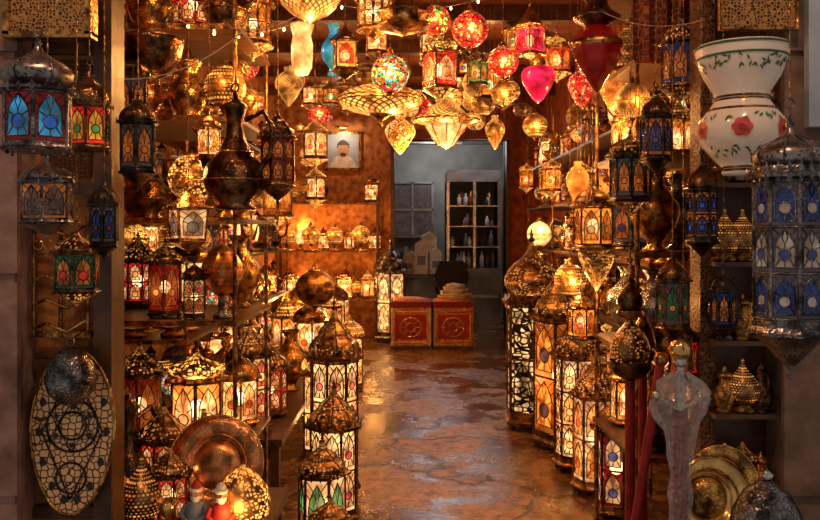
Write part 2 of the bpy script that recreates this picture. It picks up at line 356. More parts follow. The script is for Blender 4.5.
mb=MB(); mb.box(-2.0,-1.06,2.75,2.8,0,CEIL,'plaster'); mb.box(-1.06,-1.0,2.68,2.8,0,CEIL,'wood')
for z in (.62,1.12,1.72,2.2): mb.box(-1.28,-1.06,2.715,2.75,z,z+.04,'wood')
mb.box(-1.25,-1.09,2.73,2.75,1.78,2.18,'carved'); mb.box(-1.25,-1.09,2.73,2.75,2.6,3.3,'carved')
put(mb,'door_1')
mb=MB(); mb.box(1.02,2.0,2.75,2.8,0,CEIL,'wood'); mb.box(.98,1.03,2.70,2.8,0,CEIL,'carved')
for zz in (.7,.98,1.22,1.48,1.74,2.0): mb.box(1.0,1.21,2.62,2.76,zz,zz+.015,'wood')
put(mb,'door_2')
# back room
box_obj('wall_back_room',-1.6,3.0,16.0,16.15,0,CEIL,'greyw'); mb=MB(); mb.box(-1.6,-1.5,12.2,16,0,CEIL,'greyw'); mb.box(2.6,2.7,12.2,16,0,CEIL,'greyw'); put(mb,'wall_back_room_sides'); box_obj('ceiling_back_room',-1.6,2.7,12.2,16,3.3,3.4,'greyw')
mb=MB(); mb.box(-.35,.45,15.9,15.98,1.5,2.5,'gry')
for x in (-.37,.03,.43): mb.box(x,x+.04,15.86,15.98,1.45,2.55,'steel')
for zz in (1.45,1.98,2.52): mb.box(-.37,.47,15.86,15.98,zz,zz+.04,'steel')
put(mb,'window_1')
mb=MB(); mb.box(-.6,.55,14.6,15.0,.0,.9,'steel'); mb.box(-.62,.57,14.58,15.02,.9,.95,'black')
for i in range(12):
    x=-.5+i*.08; hh=random.uniform(.12,.4); mb.box(x,x+.06,14.65,14.8,.95,.95+hh,random.choice(('cloth_w','white','steel','redwood','black')))
put(mb,'kitchen_counter')
mb=MB(); x0,x1=.62,1.55
for x in (x0,x1-.05): 
    for y in (13.6,14.2): mb.box(x,x+.05,y,y+.05,0,2.6,'steel')
mb.box(x0,x1,13.58,14.25,0,.95,'steel'); mb.box(x0,x1,13.58,14.25,2.42,2.62,'steel'); mb.box(x0,x1,14.2,14.24,.9,2.6,'black')
for x in (x0,x0+.45,x1-.05): mb.box(x,x+.05,13.56,13.60,.95,2.42,'silver')
mb.box(x0+.05,x1-.05,13.55,13.57,.45,.5,'silver')
for zz in (1.3,1.65,2.0): mb.box(x0,x1,13.65,14.2,zz,zz+.02,'silver')
for i in range(46):
    zz=random.choice((.96,1.32,1.67,2.02)); x=random.uniform(x0+.06,x1-.15); hh=random.uniform(.1,.28); y=13.65+random.random()*.3
    mb.lathe([(.001,0),(.035,0),(.038,hh*.65),(.015,hh*.8),(.015,hh),(.001,hh)],8,random.choice(('cloth_w','white','redwood','bluepaint','steel','black','copper')),c=(x+.04,y,zz))
put(mb,'glass_display_cabinet')
mb=MB(); mb.box(1.62,2.3,13.3,14.0,.05,2.35,'steel'); mb.box(1.60,2.3,13.27,13.3,.08,1.4,'white'); mb.box(1.60,2.3,13.27,13.3,1.43,2.35,'white'); mb.tube([(1.68,13.22,1.5),(1.68,13.22,1.9)],.015,'silver'); mb.tube([(1.68,13.22,.8),(1.68,13.22,1.3)],.015,'silver')
put(mb,'refrigerator')
mb=MB(); mb.box(-.15,.55,13.2,13.7,.82,.87,'wood')
for x in (-.12,.48):
    for y in (13.23,13.63): mb.box(x,x+.05,y,y+.05,0,.82,'wood')
mb.box(-.1,.5,13.26,13.65,.2,.24,'wood'); put(mb,'work_table')
for x,y,w,hh,m_ in ((-.05,13.3,.2,.3,'cloth_w'),(.14,13.28,.22,.5,'white'),(.36,13.33,.2,.36,'white'),(.26,13.5,.26,.62,'cloth_w')):
    mb=MB(); mb.box(-w/2,w/2,-.08,.08,0,hh,m_); mb.prism([(-w/2,hh),(w/2,hh),(w*.1,hh+.08)],.16,m_); mb.box(-w*.3,w*.3,-.085,-.08,hh*.3,hh*.6,'bluepaint'); put(mb,'paper_bag',(x+.05,y+.05,.87),random.uniform(-.3,.3))
mb=MB(); mb.box(-.22,.22,-.22,.22,.43,.49,'black')
for x in (-.2,.17):
    for y in (-.2,.17): mb.box(x,x+.03,y,y+.03,0,.43,'black')
mb.prism([(-.2,.49),(.2,.49),(.27,.9),(.18,1.12),(-.18,1.12),(-.27,.9)],.08,'black'); mb.tube([(-.2,0,.5),(-.27,-.05,.72),(-.27,-.25,.72),(-.22,-.3,.5)],.015,'black'); put(mb,'office_chair',(.65,12.5,0),.2)
mb=MB(); mb.box(-.5,.5,-.06,.06,-.04,0,'white'); mb.tube([(-.48,0,-.06),(.48,0,-.06)],.02,'cloth_w'); o=put(mb,'fluorescent_light',(.5,15.0,3.3),.2); light(o,(0,0,-.3),18,(.9,.92,1),.3); light(o,(.2,-2.1,-.25),12,(.95,.9,.9),.3)

def ottoman():
    mb=MB(); w=.26; mb.box(-w,w,-.25,.25,.04,.56,'kilim'); mb.box(-w-.015,w+.015,-.265,.265,.56,.64,'velvet')
    mb.box(-w-.01,w+.01,-.26,.26,.0,.05,'wood')
    for x in (-w,w-.02): mb.box(x-.005,x+.03,-.262,-.24,.05,.56,'bbrass')
    mb.box(-w,w,-.262,-.25,.09,.11,'bbrass'); mb.box(-w,w,-.262,-.25,.5,.52,'bbrass')
    mb.box(-w+.05,w-.05,-.256,-.25,.14,.47,'redcloth')
    mb.ring((0,-.258,.3),.13,.014,'bbrass',sx=1.1); mb.ring((0,-.258,.3),.06,.012,'bbrass')
    for i in range(8): a=i*pi/4; mb.tube([(.06*cos(a),-.258,.3+.06*sin(a)),(.14*cos(a),-.258,.3+.13*sin(a))],.01,'bbrass',4)
    mb.lathe([(.25,.63),(.24,.66),(.15,.68),(.001,.685)],20,'kilim')
    return mb.mesh('ottoman')
om=ottoman(); put(om,'ottoman',(.01,10.95,0)); put(om,'ottoman',(.57,10.95,0),.04)
mb=MB()
for i in range(6): mb.lathe([(.22-.02*i,.0+i*.03),(.24-.02*i,.015+i*.03),(.22-.022*i,.03+i*.03)],24,'white' if i%2 else 'cloth_w',c=(.02*(i%2),0,0),fl=(.09,5))
mb.lathe([(.11,.18),(.001,.2)],12,'cloth_w'); put(mb,'folded_cloth',(.6,10.95,.68))

# ---------------------------------------------------------------- shelving
def rack(name,x0,x1,y0,y1,levels,zt,step=1.3,thin=False):
    mb=MB()
    for z in levels: 
        mb.box(x0,x1,y0,y1,z-.02,z,'wood'); mb.box(x0,x1,y0-.006,y0,z-.022,z+.004,'dbrass')
    ny=max(1,int((y1-y0)/step)); 
    for i in range(ny+1):
        y=y0+(y1-y0-.04)*i/ny
        for x in (x0,x1-.04):
            if thin: mb.lathe([(.008,k*.1) if q==0 else (.012,k*.1+.05) for k in range(int(zt*10)) for q in (0,1)],8,'dbrass',c=(x+.02,y+.02,0))
            else: mb.box(x,x+.04,y,y+.04,0,zt,'wood')
    return put(mb,name)
LV1=[.6,1.2,1.65,2.1,2.5]; LV2=[.5,.95,1.4,1.85,2.3]; LV3=[.6,1.05,1.5,1.95,2.35,2.75]
rack('display_rack',-1.95,-.75,3.5,4.3,LV1,3.0,.8,True); rack('display_rack',-1.95,-1.3,4.7,8.6,LV2,2.8,1.3,True)
rack('display_rack',.98,1.95,3.5,4.3,LV3,3.1,.8,True); rack('display_rack',1.4,1.95,4.7,9.6,LV2,2.8,1.3,True)
def table(name,x0,x1,y0,y1,z,m_='wood'):
    mb=MB(); mb.box(x0,x1,y0,y1,z-.04,z,m_)
    for x in (x0+.02,x1-.07):
        for y in (y0+.02,y1-.07): mb.box(x,x+.05,y,y+.05,0,z-.04,m_)
    mb.box(x0+.04,x1-.04,y0+.03,y0+.05,z-.12,z-.04,'carved'); return put(mb,name)
table('low_table',-1.25,-.52,2.85,3.42,.5); table('low_table',-1.25,-.72,4.5,6.3,.42); table('low_table',-1.28,-.68,6.6,9.2,.5)
table('low_table',.82,1.06,2.4,2.6,.64); table('low_table',.86,1.16,2.0,2.26,.68)
rack('corner_display_shelf',-1.95,-.45,11.55,11.95,[.6,1.3,2.0],2.1,.4)

# ---------------------------------------------------------------- prototypes
PR=[]
def proto(name,mb,R,H,p=0,lz=.15): PR.append((name,mb.mesh(name),R,H,p,lz))
proto('table_lantern',lantern(.1,.36,6,'brass',('amb','wht','red')),.12,.36,2.2)
proto('table_lantern',lantern(.09,.36,8,'bronze',('crm','red','amb'),TIER,dm='p_bronze'),.11,.36,0)
proto('table_lantern',lantern(.1,.35,6,'pewter',('damb','gry','dblu'),BULBO,dm='p_pewter',bulb=False),.12,.35)
proto('table_lantern',lantern(.085,.34,6,'dbrass',('wht','amb','wht'),CONE,dm='p_brassdot'),.1,.34,2.2)
proto('pierced_globe_lamp',globe(.1,'p_brass',stand=.07),.1,.3,2.0)
proto('pierced_globe_lamp',globe(.095,'p_brassdot',stand=.06),.1,.29,2.0)
proto('brass_pitcher',pitcher(.34),.13,.34); proto('copper_coffee_pot',pitcher(.3,'copper'),.12,.3); proto('bronze_ewer',pitcher(.38,'bronze',long=True),.13,.38)
proto('pewter_vase',lat([(sp(VASE,.09,.32),'pewter',(.03,12))]),.09,.32); proto('brass_vase',lat([(sp(VASE,.1,.34),'brass',(.03,12))]),.1,.34)
proto('mosaic_table_lamp',globe(.085,'mos_amb',stand=.11),.09,.33,1.5)
proto('mosaic_table_lamp',globe(.08,'mos_multi',stand=.1),.09,.3,0)
proto('onion_dome_lamp',lat([([(.001,0),(.08,0),(.085,.02),(.05,.04),(.1,.07)],'dbrass'),(sp(BULBO,.1,.27,.06),'p_bronzedot',(.03,8))]),.11,.33)
proto('brass_goblet',lat([([(.001,0),(.05,0),(.05,.01),(.012,.03),(.012,.09),(.05,.13),(.065,.2),(.06,.2),(.045,.14),(.001,.12)],'bbrass')]),.07,.2)
proto('glass_candle_lamp',lat([([(.001,0),(.06,0),(.065,.02),(.02,.04),(.02,.08),(.05,.1)],'brass'),([(.045,.09),(.065,.16),(.06,.24),(.035,.3),(.045,.32)],'wht')]),.07,.32,1.5)
def place(i,x,y,z,s=1,lit=True,rz=None):
    n,me,R,H,p,lz=PR[i]; o=put(me,n,(x,y,z),random.uniform(0,6.28) if rz is None else rz,s)
    return o,p
CH=[0,1,1,2,3,4,5,6,6,7,8,8,9,10,10,11,12,13,13,14,15]
def fill(xe,sgn,y0,y1,levels,tops,dens=.25,litf=.25,rows=2,off=.23):
    for li,z in enumerate(levels):
        hmax=tops[li]
        for r in range(rows):
            y=y0+.14+random.uniform(0,.05)
            while y<y1-.12:
                c=random.choice(CH)
                n,me,R,H,p,lz=PR[c]; s=random.uniform(.85,1.05)
                s=min(s,hmax/H)
                o,_=place(c,xe+sgn*(.14+r*off),y,z,s,rz=(0 if c in (6,7,8) else None))
                if p and r==0 and random.random()<litf: light(o,(.0,0,H*.45),p*1.6)
                y+=dens+random.uniform(0,.04)
T2=[.4,.4,.4,.4,.5]
fill(-1.3,-1,4.7,8.6,LV2,T2); fill(1.4,1,4.7,9.6,LV2,T2,rows=2)
for z,hm in zip(LV1,(.5,.4,.4,.36,.5)):
    for x in (-.88,-1.14,-1.4,-1.66):
        c=random.choice((1,6,8,7,10,13,3,0,10)); place(c,x,4.12,z,min(1.1,hm/PR[c][3]),rz=1.57 if c in(6,7,8) else None)
for z,hm in zip(LV3,(.38,.38,.38,.34,.34,.5)):
    for x in (1.12,1.38,1.64):
        for y in (3.66,4.12):
            c=random.choice((1,2,1,8,9,13,3,13,10,6,0)); o,p=place(c,x,y,z,min(1.15,hm/PR[c][3]),rz=1.57 if c in(6,7,8) else None)
for x,c in ((-1.8,5),(-1.45,4),(-1.1,5),(-.72,4)): o,_=place(c,x,11.70,1.3,1.35); light(o,(0,-.2,.25),5)
for x,c in ((-1.62,15),(-1.28,0),(-.9,3),(-.52,0)): place(c,x,11.82,1.3,1.0)
for x,c in ((-1.75,0),(-1.4,3),(-.95,0),(-.62,3)): o,_=place(c,x,11.72,.6,1.3); light(o,(0,-.25,.2),4)
for x,c in ((-1.18,4),(-.78,5),(-.5,10)): place(c,x,11.8,.6,1.0)
for x,c in ((-1.7,4),(-1.3,9),(-.56,0)): place(c,x,11.72,2.0,1.2)
for x,y,c,s in ((-1.1,4.75,0,1.5),(-.9,5.1,1,1.4),(-1.1,5.5,3,1.6),(-.88,5.9,10,1.3),(-1.1,6.15,13,1.3)): o,p=place(c,x,y,.42,s)
for x,y,c,s in ((-.85,6.8,0,1.5),(-1.1,7.1,3,1.6),(-.85,7.5,4,1.4),(-1.1,7.9,0,1.7),(-.82,8.2,3,1.5),(-1.05,8.6,5,1.5),(-.82,8.95,0,1.5)):
    o,p=place(c,x,y,.5,s); 
    if c in (0,4): light(o,(0,-.12,.25),5)

# ---------------------------------------------------------------- floor-standing lanterns
def fl(x,y,R,H,n,metal_,g,dome=ONION,dm=None,p=0,rz=0,fb=.56,lat_=2,taper=1.0,z0=0,name='floor_lantern'):
    o=put(lantern(R,H,n,metal_,g,dome,dm,fb=fb,lat=lat_,taper=taper),name,(x,y,z0),rz)
    if p: light(o,(0,0,H*.35),p,(1,.48,.15),.05)
    return o
fl(-.28,11.5,.24,1.5,6,'pewter',('wht','crm','wht'),TIER,'pewter',30)
fl(.98,6.45,.23,1.62,6,'bronze',('p_white','p_white','p_white'),BULBO,'p_bronze',18,fb=.52,lat_=1)
fl(1.08,5.85,.19,1.42,4,'bronze',('amb','damb','dblu'),TIER,'p_bronze',14,.5,fb=.56)
fl(1.12,5.35,.16,1.14,8,'bronze',('wht','crm','amb'),TIER,'p_bronze',12,.2)
fl(1.13,4.9,.14,.88,6,'dbrass',('amb','crm','red'),TIER,'p_bronze',4,.3)
fl(1.16,4.5,.13,.72,6,'bronze',('crm','dred','blu'),ONION,'p_bronze',4,.1)
fl(-.46,4.85,.16,1.2,8,'bronze',('crm','wht','red'),TIER,'p_bronze',12,.2,fb=.58)
fl(-.42,4.42,.145,.78,8,'bronze',('crm','wht','mag'),TIER,'p_bronze',6,0)
fl(-.44,4.0,.13,.58,6,'bronze',('grn','crm','red'),TIER,'p_bronze',4,.4)
fl(-.36,3.6,.1,.42,6,'dbrass',('yel','crm','mag'),ONION,'p_bronze',2,.1)
fl(-.62,5.6,.15,.9,6,'brass',('amb','wht','amb'),ONION,'p_brass',10,.1)
fl(-.6,8.0,.15,.8,6,'brass',('amb','wht','red'),ONION,'p_brassdot',10,.1)
fl(-.62,6.6,.14,.75,6,'dbrass',('wht','red','amb'),BULBO,'p_brass',8,.3)
fl(-.95,4.75,.14,.66,6,'bronze',('red','crm','wht'),TIER,'p_bronze',5,.3,z0=.42)
o=fl(-.98,3.68,.135,.47,6,'brass',('wht','amb','wht'),BULBO,'p_brass',8,.2,z0=.6,name='table_lantern')
fl(-1.25,3.7,.11,.5,6,'bronze',('damb','dred','damb'),TIER,'p_bronze',0,.2,z0=.6,name='table_lantern')
fl(-1.12,3.66,.085,.37,6,'bronze',('damb','dred','amb'),TIER,'p_bronze',2,.2,z0=1.2,name='table_lantern')
fl(-.97,3.6,.055,.27,6,'bronze',('damb','crm','red'),ONION,'bronze',0,.2,z0=1.2,name='table_lantern')
mb=MB(); mb.lathe([(.001,0),(.04,0),(.045,.015),(.02,.03),(.02,.1)],12,'pewter'); mb.lathe(sp([(.2,0),(.7,.15),(1,.4),(.95,.6),(.6,.85),(.02,1)],.085,.24,.1),12,'p_copper',fl=(.15,4)); put(mb,'leaf_lamp',(-.85,3.62,1.2))
for x,c,z,s in ((-1.2,8,1.65,1.0),(-1.0,4,1.65,1.1),(-.85,10,1.65,1.1),(-1.22,7,2.1,1.1),(-1.02,6,2.1,1),(-.85,5,2.1,1),(-1.2,6,2.5,1.1),(-1.0,1,2.5,1.1),(-.85,8,2.5,1.1)):
    o,p=place(c,x,3.68,z,s,rz=0)
    if c in (4,5,1): light(o,(.02,-.3,.2),1.6)  # extra lights set out in front of the lamps to brighten the rack
def plate(R,m1,m2,name,loc,rot,dome=False):
    mb=MB(); mb.lathe([(.001,0),(R*.55,.0),(R*.6,.012),(R*.95,.03),(R,.035),(R*.99,.042),(R*.6,.022),(R*.55,.01),(.001,.008)],40,m1)
    mb.ring((0,0,.04),R,R*.02,'bbrass','z',40); mb.ring((0,0,.024),R*.62,R*.012,'bbrass','z',40)
    mb.lathe([(R*.5,.012),(R*.45,.02),(R*.3,.03),(.001,.034)],32,m2)
    for k in range(12): a=k*pi/6; mb.ring((R*.78*cos(a),R*.78*sin(a),.033),R*.1,R*.01,'bbrass','z',12,4)
    return put(mb,name,loc,rot=rot)
plate(.185,'copper','p_copper','copper_plate',(-.75,3.12,.685),(math.radians(72),0,0))
mb=MB(); mb.lathe(sp([(.001,0),(.8,0),(.85,.04),(.6,.1),(.95,.2),(1.02,.4),(.9,.62),(.6,.8),(.25,.92),(.1,.95),(.12,.98),(.001,1)],.1,.23),28,'p_brass'); o=put(mb,'pierced_brass_bowl',(-.62,2.97,.5)); light(o,(0,-.15,.1),.8)
for x,y,c,s in ((-1.1,2.97,10,.75),(-.99,2.95,13,.8),(-.9,3.0,1,.85),(-1.13,3.2,8,1.2),(-1.0,3.25,1,1.15),(-.88,2.9,14,.6),(-.85,3.3,13,1.1)): place(c,x,y,.5,s)
mb=MB(); mb.lathe([(.001,0),(.03,0),(.03,.008),(.008,.02),(.008,.07),(.02,.08),(.018,.085),(.009,.09)],12,'brass'); mb.lathe([(.009,.085),(.009,.17),(.001,.172)],10,'white'); mb.ball((0,0,.18),.006,'bulb',6,4,1.8); put(mb,'candlestick',(-.86,3.08,.5))
def figurine(loc,rz,hat):
    mb=MB(); mb.lathe([(.001,0),(.035,0),(.036,.01),(.03,.04),(.033,.075),(.026,.092),(.01,.1),(.01,.108)],16,hat,fl=(.04,7))
    mb.tube([(-.03,0,.085),(-.042,-.012,.06),(-.02,-.034,.05)],[.011,.01,.007],hat,7); mb.tube([(.03,0,.085),(.042,-.012,.06),(.02,-.034,.05)],[.011,.01,.007],hat,7)
    mb.ball((-.016,-.036,.05),.006,'skin',6,4); mb.ball((.016,-.036,.05),.006,'skin',6,4)
    mb.ball((0,0,.122),.0175,'skin',14,9,1.15)
    mb.tube([(0,-.015,.127),(0,-.022,.12),(0,-.016,.117)],[.002,.004,.003],'skin',6)
    for s_ in (-1,1): mb.ball((s_*.006,-.016,.127),.0022,'black',6,4); mb.ball((s_*.017,0,.122),.004,'skin',6,4); mb.tube([(s_*.003,-.0175,.132),(s_*.01,-.0155,.133)],.0013,'white',4)
    mb.lathe([(.001,-.025),(.008,-.018),(.015,-.006),(.017,.004)],12,'white',c=(0,-.006,.114),fl=(.05,6)); mb.tube([(-.008,-.018,.1135),(0,-.0205,.115),(.008,-.018,.1135)],.0025,'white',5)
    mb.ring((0,0,.134),.0165,.006,'white','z',14,6); mb.lathe([(.017,.136),(.014,.15),(.007,.158),(.001,.16)],12,'redcloth' if hat!='redcloth' else 'white')
    return put(mb,'old_man_figurine',loc,rz,1.2)
figurine((-.68,2.88,.5),.3,'redcloth'); figurine((-.775,2.9,.5),-.2,'bluepaint')

def shield():
    mb=MB(); pts=[]
    for i in range(40):
        a=2*pi*i/40; pts.append((.14*cos(a)*(1-.12*max(0,-sin(a))),.27*sin(a)))
    mb.prism([(x,z) for x,z in pts],.012,'dbrass','filigree')
    mb.tube([(x,-.008,z) for x,z in pts],.006,'brass',6,True)
    for R_,c in ((.085,.02),(.045,.02),(.05,-.15),(.04,.17)): mb.ring((0,-.01,c),R_,.004,'iron','y',24)
    for k in range(2):
        tri=[(.085*cos(pi/2+2*pi*j/3+k*pi/3),-.011,.02+.085*sin(pi/2+2*pi*j/3+k*pi/3)) for j in range(3)]; mb.tube(tri,.003,'iron',5,True)
    for k in range(14):   # teardrop cut-outs round the rim
        a=k*2*pi/14; cx,cz=.112*cos(a)*(1-.12*max(0,-sin(a))),.225*sin(a)
        mb.poly([(cx+.010*cos(q)*(1.4 if q==0 else 1),-.0085,cz+.016*sin(q)) for q in [j*pi/4 for j in range(8)]],'black')
    for k in range(6):
        a=k*pi/3+pi/6; cx,cz=.063*cos(a),.02+.063*sin(a); mb.poly([(cx+.009*cos(q),-.0085,cz+.009*sin(q)) for q in [j*pi/4 for j in range(8)]],'black')
    for s_ in (-1,1):
        mb.tube([(s_*.1*(1-abs(t)),-.011,t*.22) for t in [j/8-1 for j in range(17)]],.003,'iron',5)
    return mb
put(shield(),'filigree_shield',(-1.12,2.66,.93),rot=(math.radians(-4),0,0))
mb=MB(); mb.lathe(sp([(.001,0),(.5,.04),(.85,.2),(1,.42),(.9,.65),(.6,.85),(.25,.96),(.001,1)],.08,.19),24,'pewter'); mb.ring((0,0,.2),.012,.003,'pewter'); mb.tube([(0,0,.205),(0,.17,.24)],.003,'iron'); put(mb,'pewter_egg_ornament',(-1.09,2.57,1.04))
mb=MB()
for z in (.0,.08,.16,.24,.32): 
    mb.tube([(-.09,0,z),(-.04,-.02,z+.02),(.03,-.02,z-.01),(.09,0,z+.03)],.006,'brass',6)
for x in (-.09,.0,.09): mb.tube([(x,0,-.03),(x,0,.38)],.007,'dbrass',6)
for i in range(5): mb.ring((-.07+i*.035,-.012,.28),.016,.003,'brass')
mb.box(-.1,.1,0,.03,-.03,-.01,'dbrass'); put(mb,'brass_letter_rack',(-1.17,2.68,1.27))
mb=MB(); mb.box(-.13,.13,-.02,.02,-.1,.1,'lace'); 
for a in ((-.14,.14,-.03,.03,.09,.11),(-.14,.14,-.03,.03,-.11,-.09),(-.14,-.12,-.03,.03,-.1,.1),(.12,.14,-.03,.03,-.1,.1)): mb.box(*a,'brass')
put(mb,'framed_filigree_panel',(-1.15,2.56,2.32))
def hl(x,y,z,R,H,n,metal_,g,dome=ONION,dm=None,p=0,pend=True,rz=.2,name='hanging_lantern',taper=1.0,bulb=True,fb=.42,lat_=2,eave=1.15):
    o=put(lantern(R,H,n,metal_,g,dome,dm,z=z,pend=pend,top=CEIL,taper=taper,bulb=bulb,fb=fb,lat=lat_,eave=eave),name,(x,y,z),rz)
    if p: light(o,(0,0,H*.42),p,(1,.46,.13),.03)
    return o
hl(-.93,2.0,1.785,.09,.30,6,'pewter',('cyan','dred','blu'),BULBO,'p_pewter',pend=False,bulb=False,rz=.3)
hl(-.97,2.42,1.83,.065,.27,6,'bronze',('yel','red','grn'),ONION,'bronze',pend=False,bulb=False)
hl(-1.02,2.25,1.575,.075,.24,6,'pewter',('gry','damb','gry'),ONION,'p_pewter',bulb=False)
hl(-.86,2.25,1.51,.042,.24,6,'iron',('dblu','gry','dred'),ONION,'iron',bulb=False)
hl(-1.0,2.4,1.37,.07,.24,6,'bronze',('damb','dgrn','red'),ONION,'p_bronze',bulb=False)
hl(-.85,2.5,1.72,.06,.32,6,'iron',('damb','gry','damb'),ONION,'bronze',bulb=False)
hl(-1.1,3.1,1.95,.09,.36,8,'bronze',('damb','gry','damb'),BULBO,'bronze',bulb=False)
hl(-.915,3.3,1.5,.085,.28,4,'brass',('pale','crm','pale'),CONE,'brass',1.0,taper=1.15,rz=.6)
hl(-.83,3.3,1.85,.055,.25,6,'brass',('amb','wht','amb'),ONION,'brass',1.5)
hl(-.53,3.2,1.7,.075,.4,8,'bronze',('damb','dred','damb'),TIER,'bronze',bulb=False)
o=put(pitcher(.48,'bronze',top=CEIL-1.68,long=True),'hanging_ewer',(-.7,3.2,1.68),2.6)
hl(-.62,3.75,1.6,.08,.36,6,'dbrass',('amb','damb','amb'),ONION,'p_brass',1.5)
def hb(parts,x,y,z,h,name,p=0,lz=None,n=24):
    o=put(lat(parts,z=z,h=h,n=n),name,(x,y,z))
    if p: light(o,(0,0,(lz if lz is not None else h*.5)),p,(1,.44,.12),.03)
    return o
hb([(sp(BOWL,.13,.22),'bronze',(.05,10))],-1.04,3.2,2.18,.22,'hanging_bowl_lamp')
hl(-.785,4.0,2.44,.1,.42,12,'dbrass',('damb','amb','damb'),CONE,'p_brass',3,lat_=1)
hb([(sp(BOWL,.14,.17),'p_brassd',(.03,12))],-.45,3.6,2.53,.17,'hanging_bowl_lamp',4,-.05)
hb([([(.001,0),(.03,.005),(.05,.04),(.055,.15),(.045,.2),(.06,.26)],'wht'),([(.062,.255),(.05,.28),(.02,.31),(.003,.33)],'brass')],-.54,4.0,2.37,.33,'glass_hanging_lamp',7,-.06)
hb([(sp(VASE,.07,.28),'cyan')],-.42,4.4,2.45,.28,'blue_glass_hanging_lamp')
hl(-.325,4.0,2.34,.078,.3,4,'bronze',('red','amb','wht'),CONE,'bronze',4)
hl(-.175,4.0,2.54,.095,.32,12,'brass',('wht','wht','amb'),CONE,'brass',7,lat_=1)
hb([([(.001,0),(.03,.01),(.12,.04),(.125,.05),(.07,.07),(.11,.1),(.115,.11),(.05,.14),(.02,.2)],'dbrass',(.08,12))],-.03,3.6,2.47,.2,'tiered_hanging_lamp')
def hg(x,y,zc,R,mat,p=0,name='hanging_globe_lamp',sq=1.0,metal_='brass'):
    z=zc-R*sq-R*.3; o=put(globe(R,mat,z=z,metal=metal_,sq=sq),name,(x,y,z))
    if p: light(o,(0,-R*1.4,R*1.2),p,(1,.44,.12),.03)
    return o
hg(-.1,4.0,2.38,.095,'mos_multi',2,'mosaic_hanging_lamp')
hg(-.165,4.5,2.33,.235,'p_brassd',6,'pierced_disc_lamp',.36)
hl(.135,3.6,2.17,.085,.34,4,'brass',('wht','red','amb'),BULBO,'p_brass',6,rz=.5)
mb=MB(); mb.lathe([(.001,0),(.05,.02),(.115,.12),(.12,.14)],8,'wht',smooth=False); mb.lathe([(.12,.138),(.205,.165),(.21,.175),(.13,.2),(.06,.27),(.02,.31)],24,'p_brassd'); mb.ring((0,0,.165),.207,.006,'brass','z',24)
for i in range(8): a=2*pi*i/8; mb.tube([(.003,0,0),(.052*cos(a),.052*sin(a),.02),(.118*cos(a),.118*sin(a),.12),(.122*cos(a),.122*sin(a),.14)],.004,'brass',4)
chain(mb,.3,CEIL-2.09); o=put(mb,'hanging_bowl_lamp',(.215,4.8,2.09)); light(o,(0,0,-.08),10)
hb([(sp(DROP,.095,.24),'mos_amb')],-.06,4.9,2.06,.24,'mosaic_drop_lamp',5,-.05)
hb([(sp(DROP,.07,.24),'p_brass')],.595,5.6,2.16,.24,'pierced_drop_lamp',3,-.05)
hl(.6,4.0,2.46,.082,.28,4,'brass',('mag','mag','red'),CONE,'dbrass',3,rz=.6,pend=False)
hg(.465,4.0,2.44,.078,'mos_red',2,'mosaic_hanging_lamp')
hg(.33,4.4,2.70,.1,'mos_red',2,'mosaic_hanging_lamp'); hg(.14,4.4,2.75,.085,'mos_rg',1,'mosaic_hanging_lamp')
hb([(sp(HEART,.085,.19),'mag'),([(.03,.18),(.04,.21),(.01,.25)],'brass')],.64,4.0,2.23,.25,'heart_glass_lamp',2,-.05)
hb([(sp(DROP,.08,.24),'mos_red')],.946,4.4,2.26,.24,'mosaic_drop_lamp')
hb([(sp(DROP,.1,.3),'dred',(.06,8)),([(.04,.26),(.09,.29),(.095,.3),(.05,.33),(.03,.4)],'bronze'),([(.098,.175),(.103,.18),(.103,.2),(.098,.205)],'brass')],.748,3.2,2.15,.4,'red_glass_pendant')
hb([(sp(DROP,.06,.22),'amb')],1.0,4.0,2.2,.22,'amber_drop_lamp',3,-.05)
hg(1.0,3.6,2.18,.08,'p_brassd',2); hg(.56,4.8,2.42,.075,'p_brass',2); hg(.875,5.6,2.33,.085,'p_brassdot',3); hg(-1.13,4.8,2.68,.13,'p_brassdot',3,sq=.7)
hl(.9,4.9,2.5,.09,.32,6,'brass',('amb','red','amb'),ONION,'p_brass',3); hl(.42,5.0,2.45,.07,.3,6,'dbrass',('amb','grn','red'),ONION,'p_bronze',2)
for i in range(48):
    y=random.uniform(5.4,11.2); x=random.uniform(-1.7,1.8)
    z=random.uniform(2.45,2.95)
    if -1.2<x<1.5: z=1.6+(108+random.random()*60)*y/800
    z=min(z,3.15)
    k=random.random(); mt=random.choice(('p_brass','p_brassdot','p_bronze','mos_red','p_brassd','p_bronzedot','mos_amb'))
    if k<.4: hg(x,y,z,random.uniform(.09,.15),mt,4 if i%3==0 else 0,sq=random.choice((1,1,.7)))
    elif k<.8: hl(x,y,z,random.uniform(.08,.12),random.uniform(.35,.45),6,random.choice(('brass','dbrass','bronze')),random.choice((('amb','wht','red'),('red','amb','wht'),('damb','amb','grn'),('amb','dred','blu'))),random.choice((ONION,TIER,BULBO)),'p_bronze',4 if i%3==0 else 0,lat_=1)
    else: hb([(sp(DROP,.12,.34),mt)],x,y,z,.34,'mosaic_drop_lamp')
for x,y,z in ((-.95,5.2,1.75),(-1.05,6.2,1.7),(-.85,7.2,1.8),(-1.0,8.3,1.8),(-.7,5.9,2.05)):
    hl(x,y,z,.1,.4,6,random.choice(('brass','dbrass')),('amb','wht','red'),TIER,'p_brass',4)
hg(-.57,4.8,1.25,.12,'dbrass',0,'hanging_globe_lamp',.9)
for x,y,z in ((1.05,4.8,1.62),(1.2,5.6,1.75),(1.15,6.5,1.85),(1.3,7.6,1.9),(1.28,8.8,2.0)):
    hl(x,y,z,.085,.36,6,random.choice(('brass','bronze')),random.choice((('amb','damb','wht'),('yel','amb','red'),('red','amb','damb'))),BULBO,'p_brass',4)
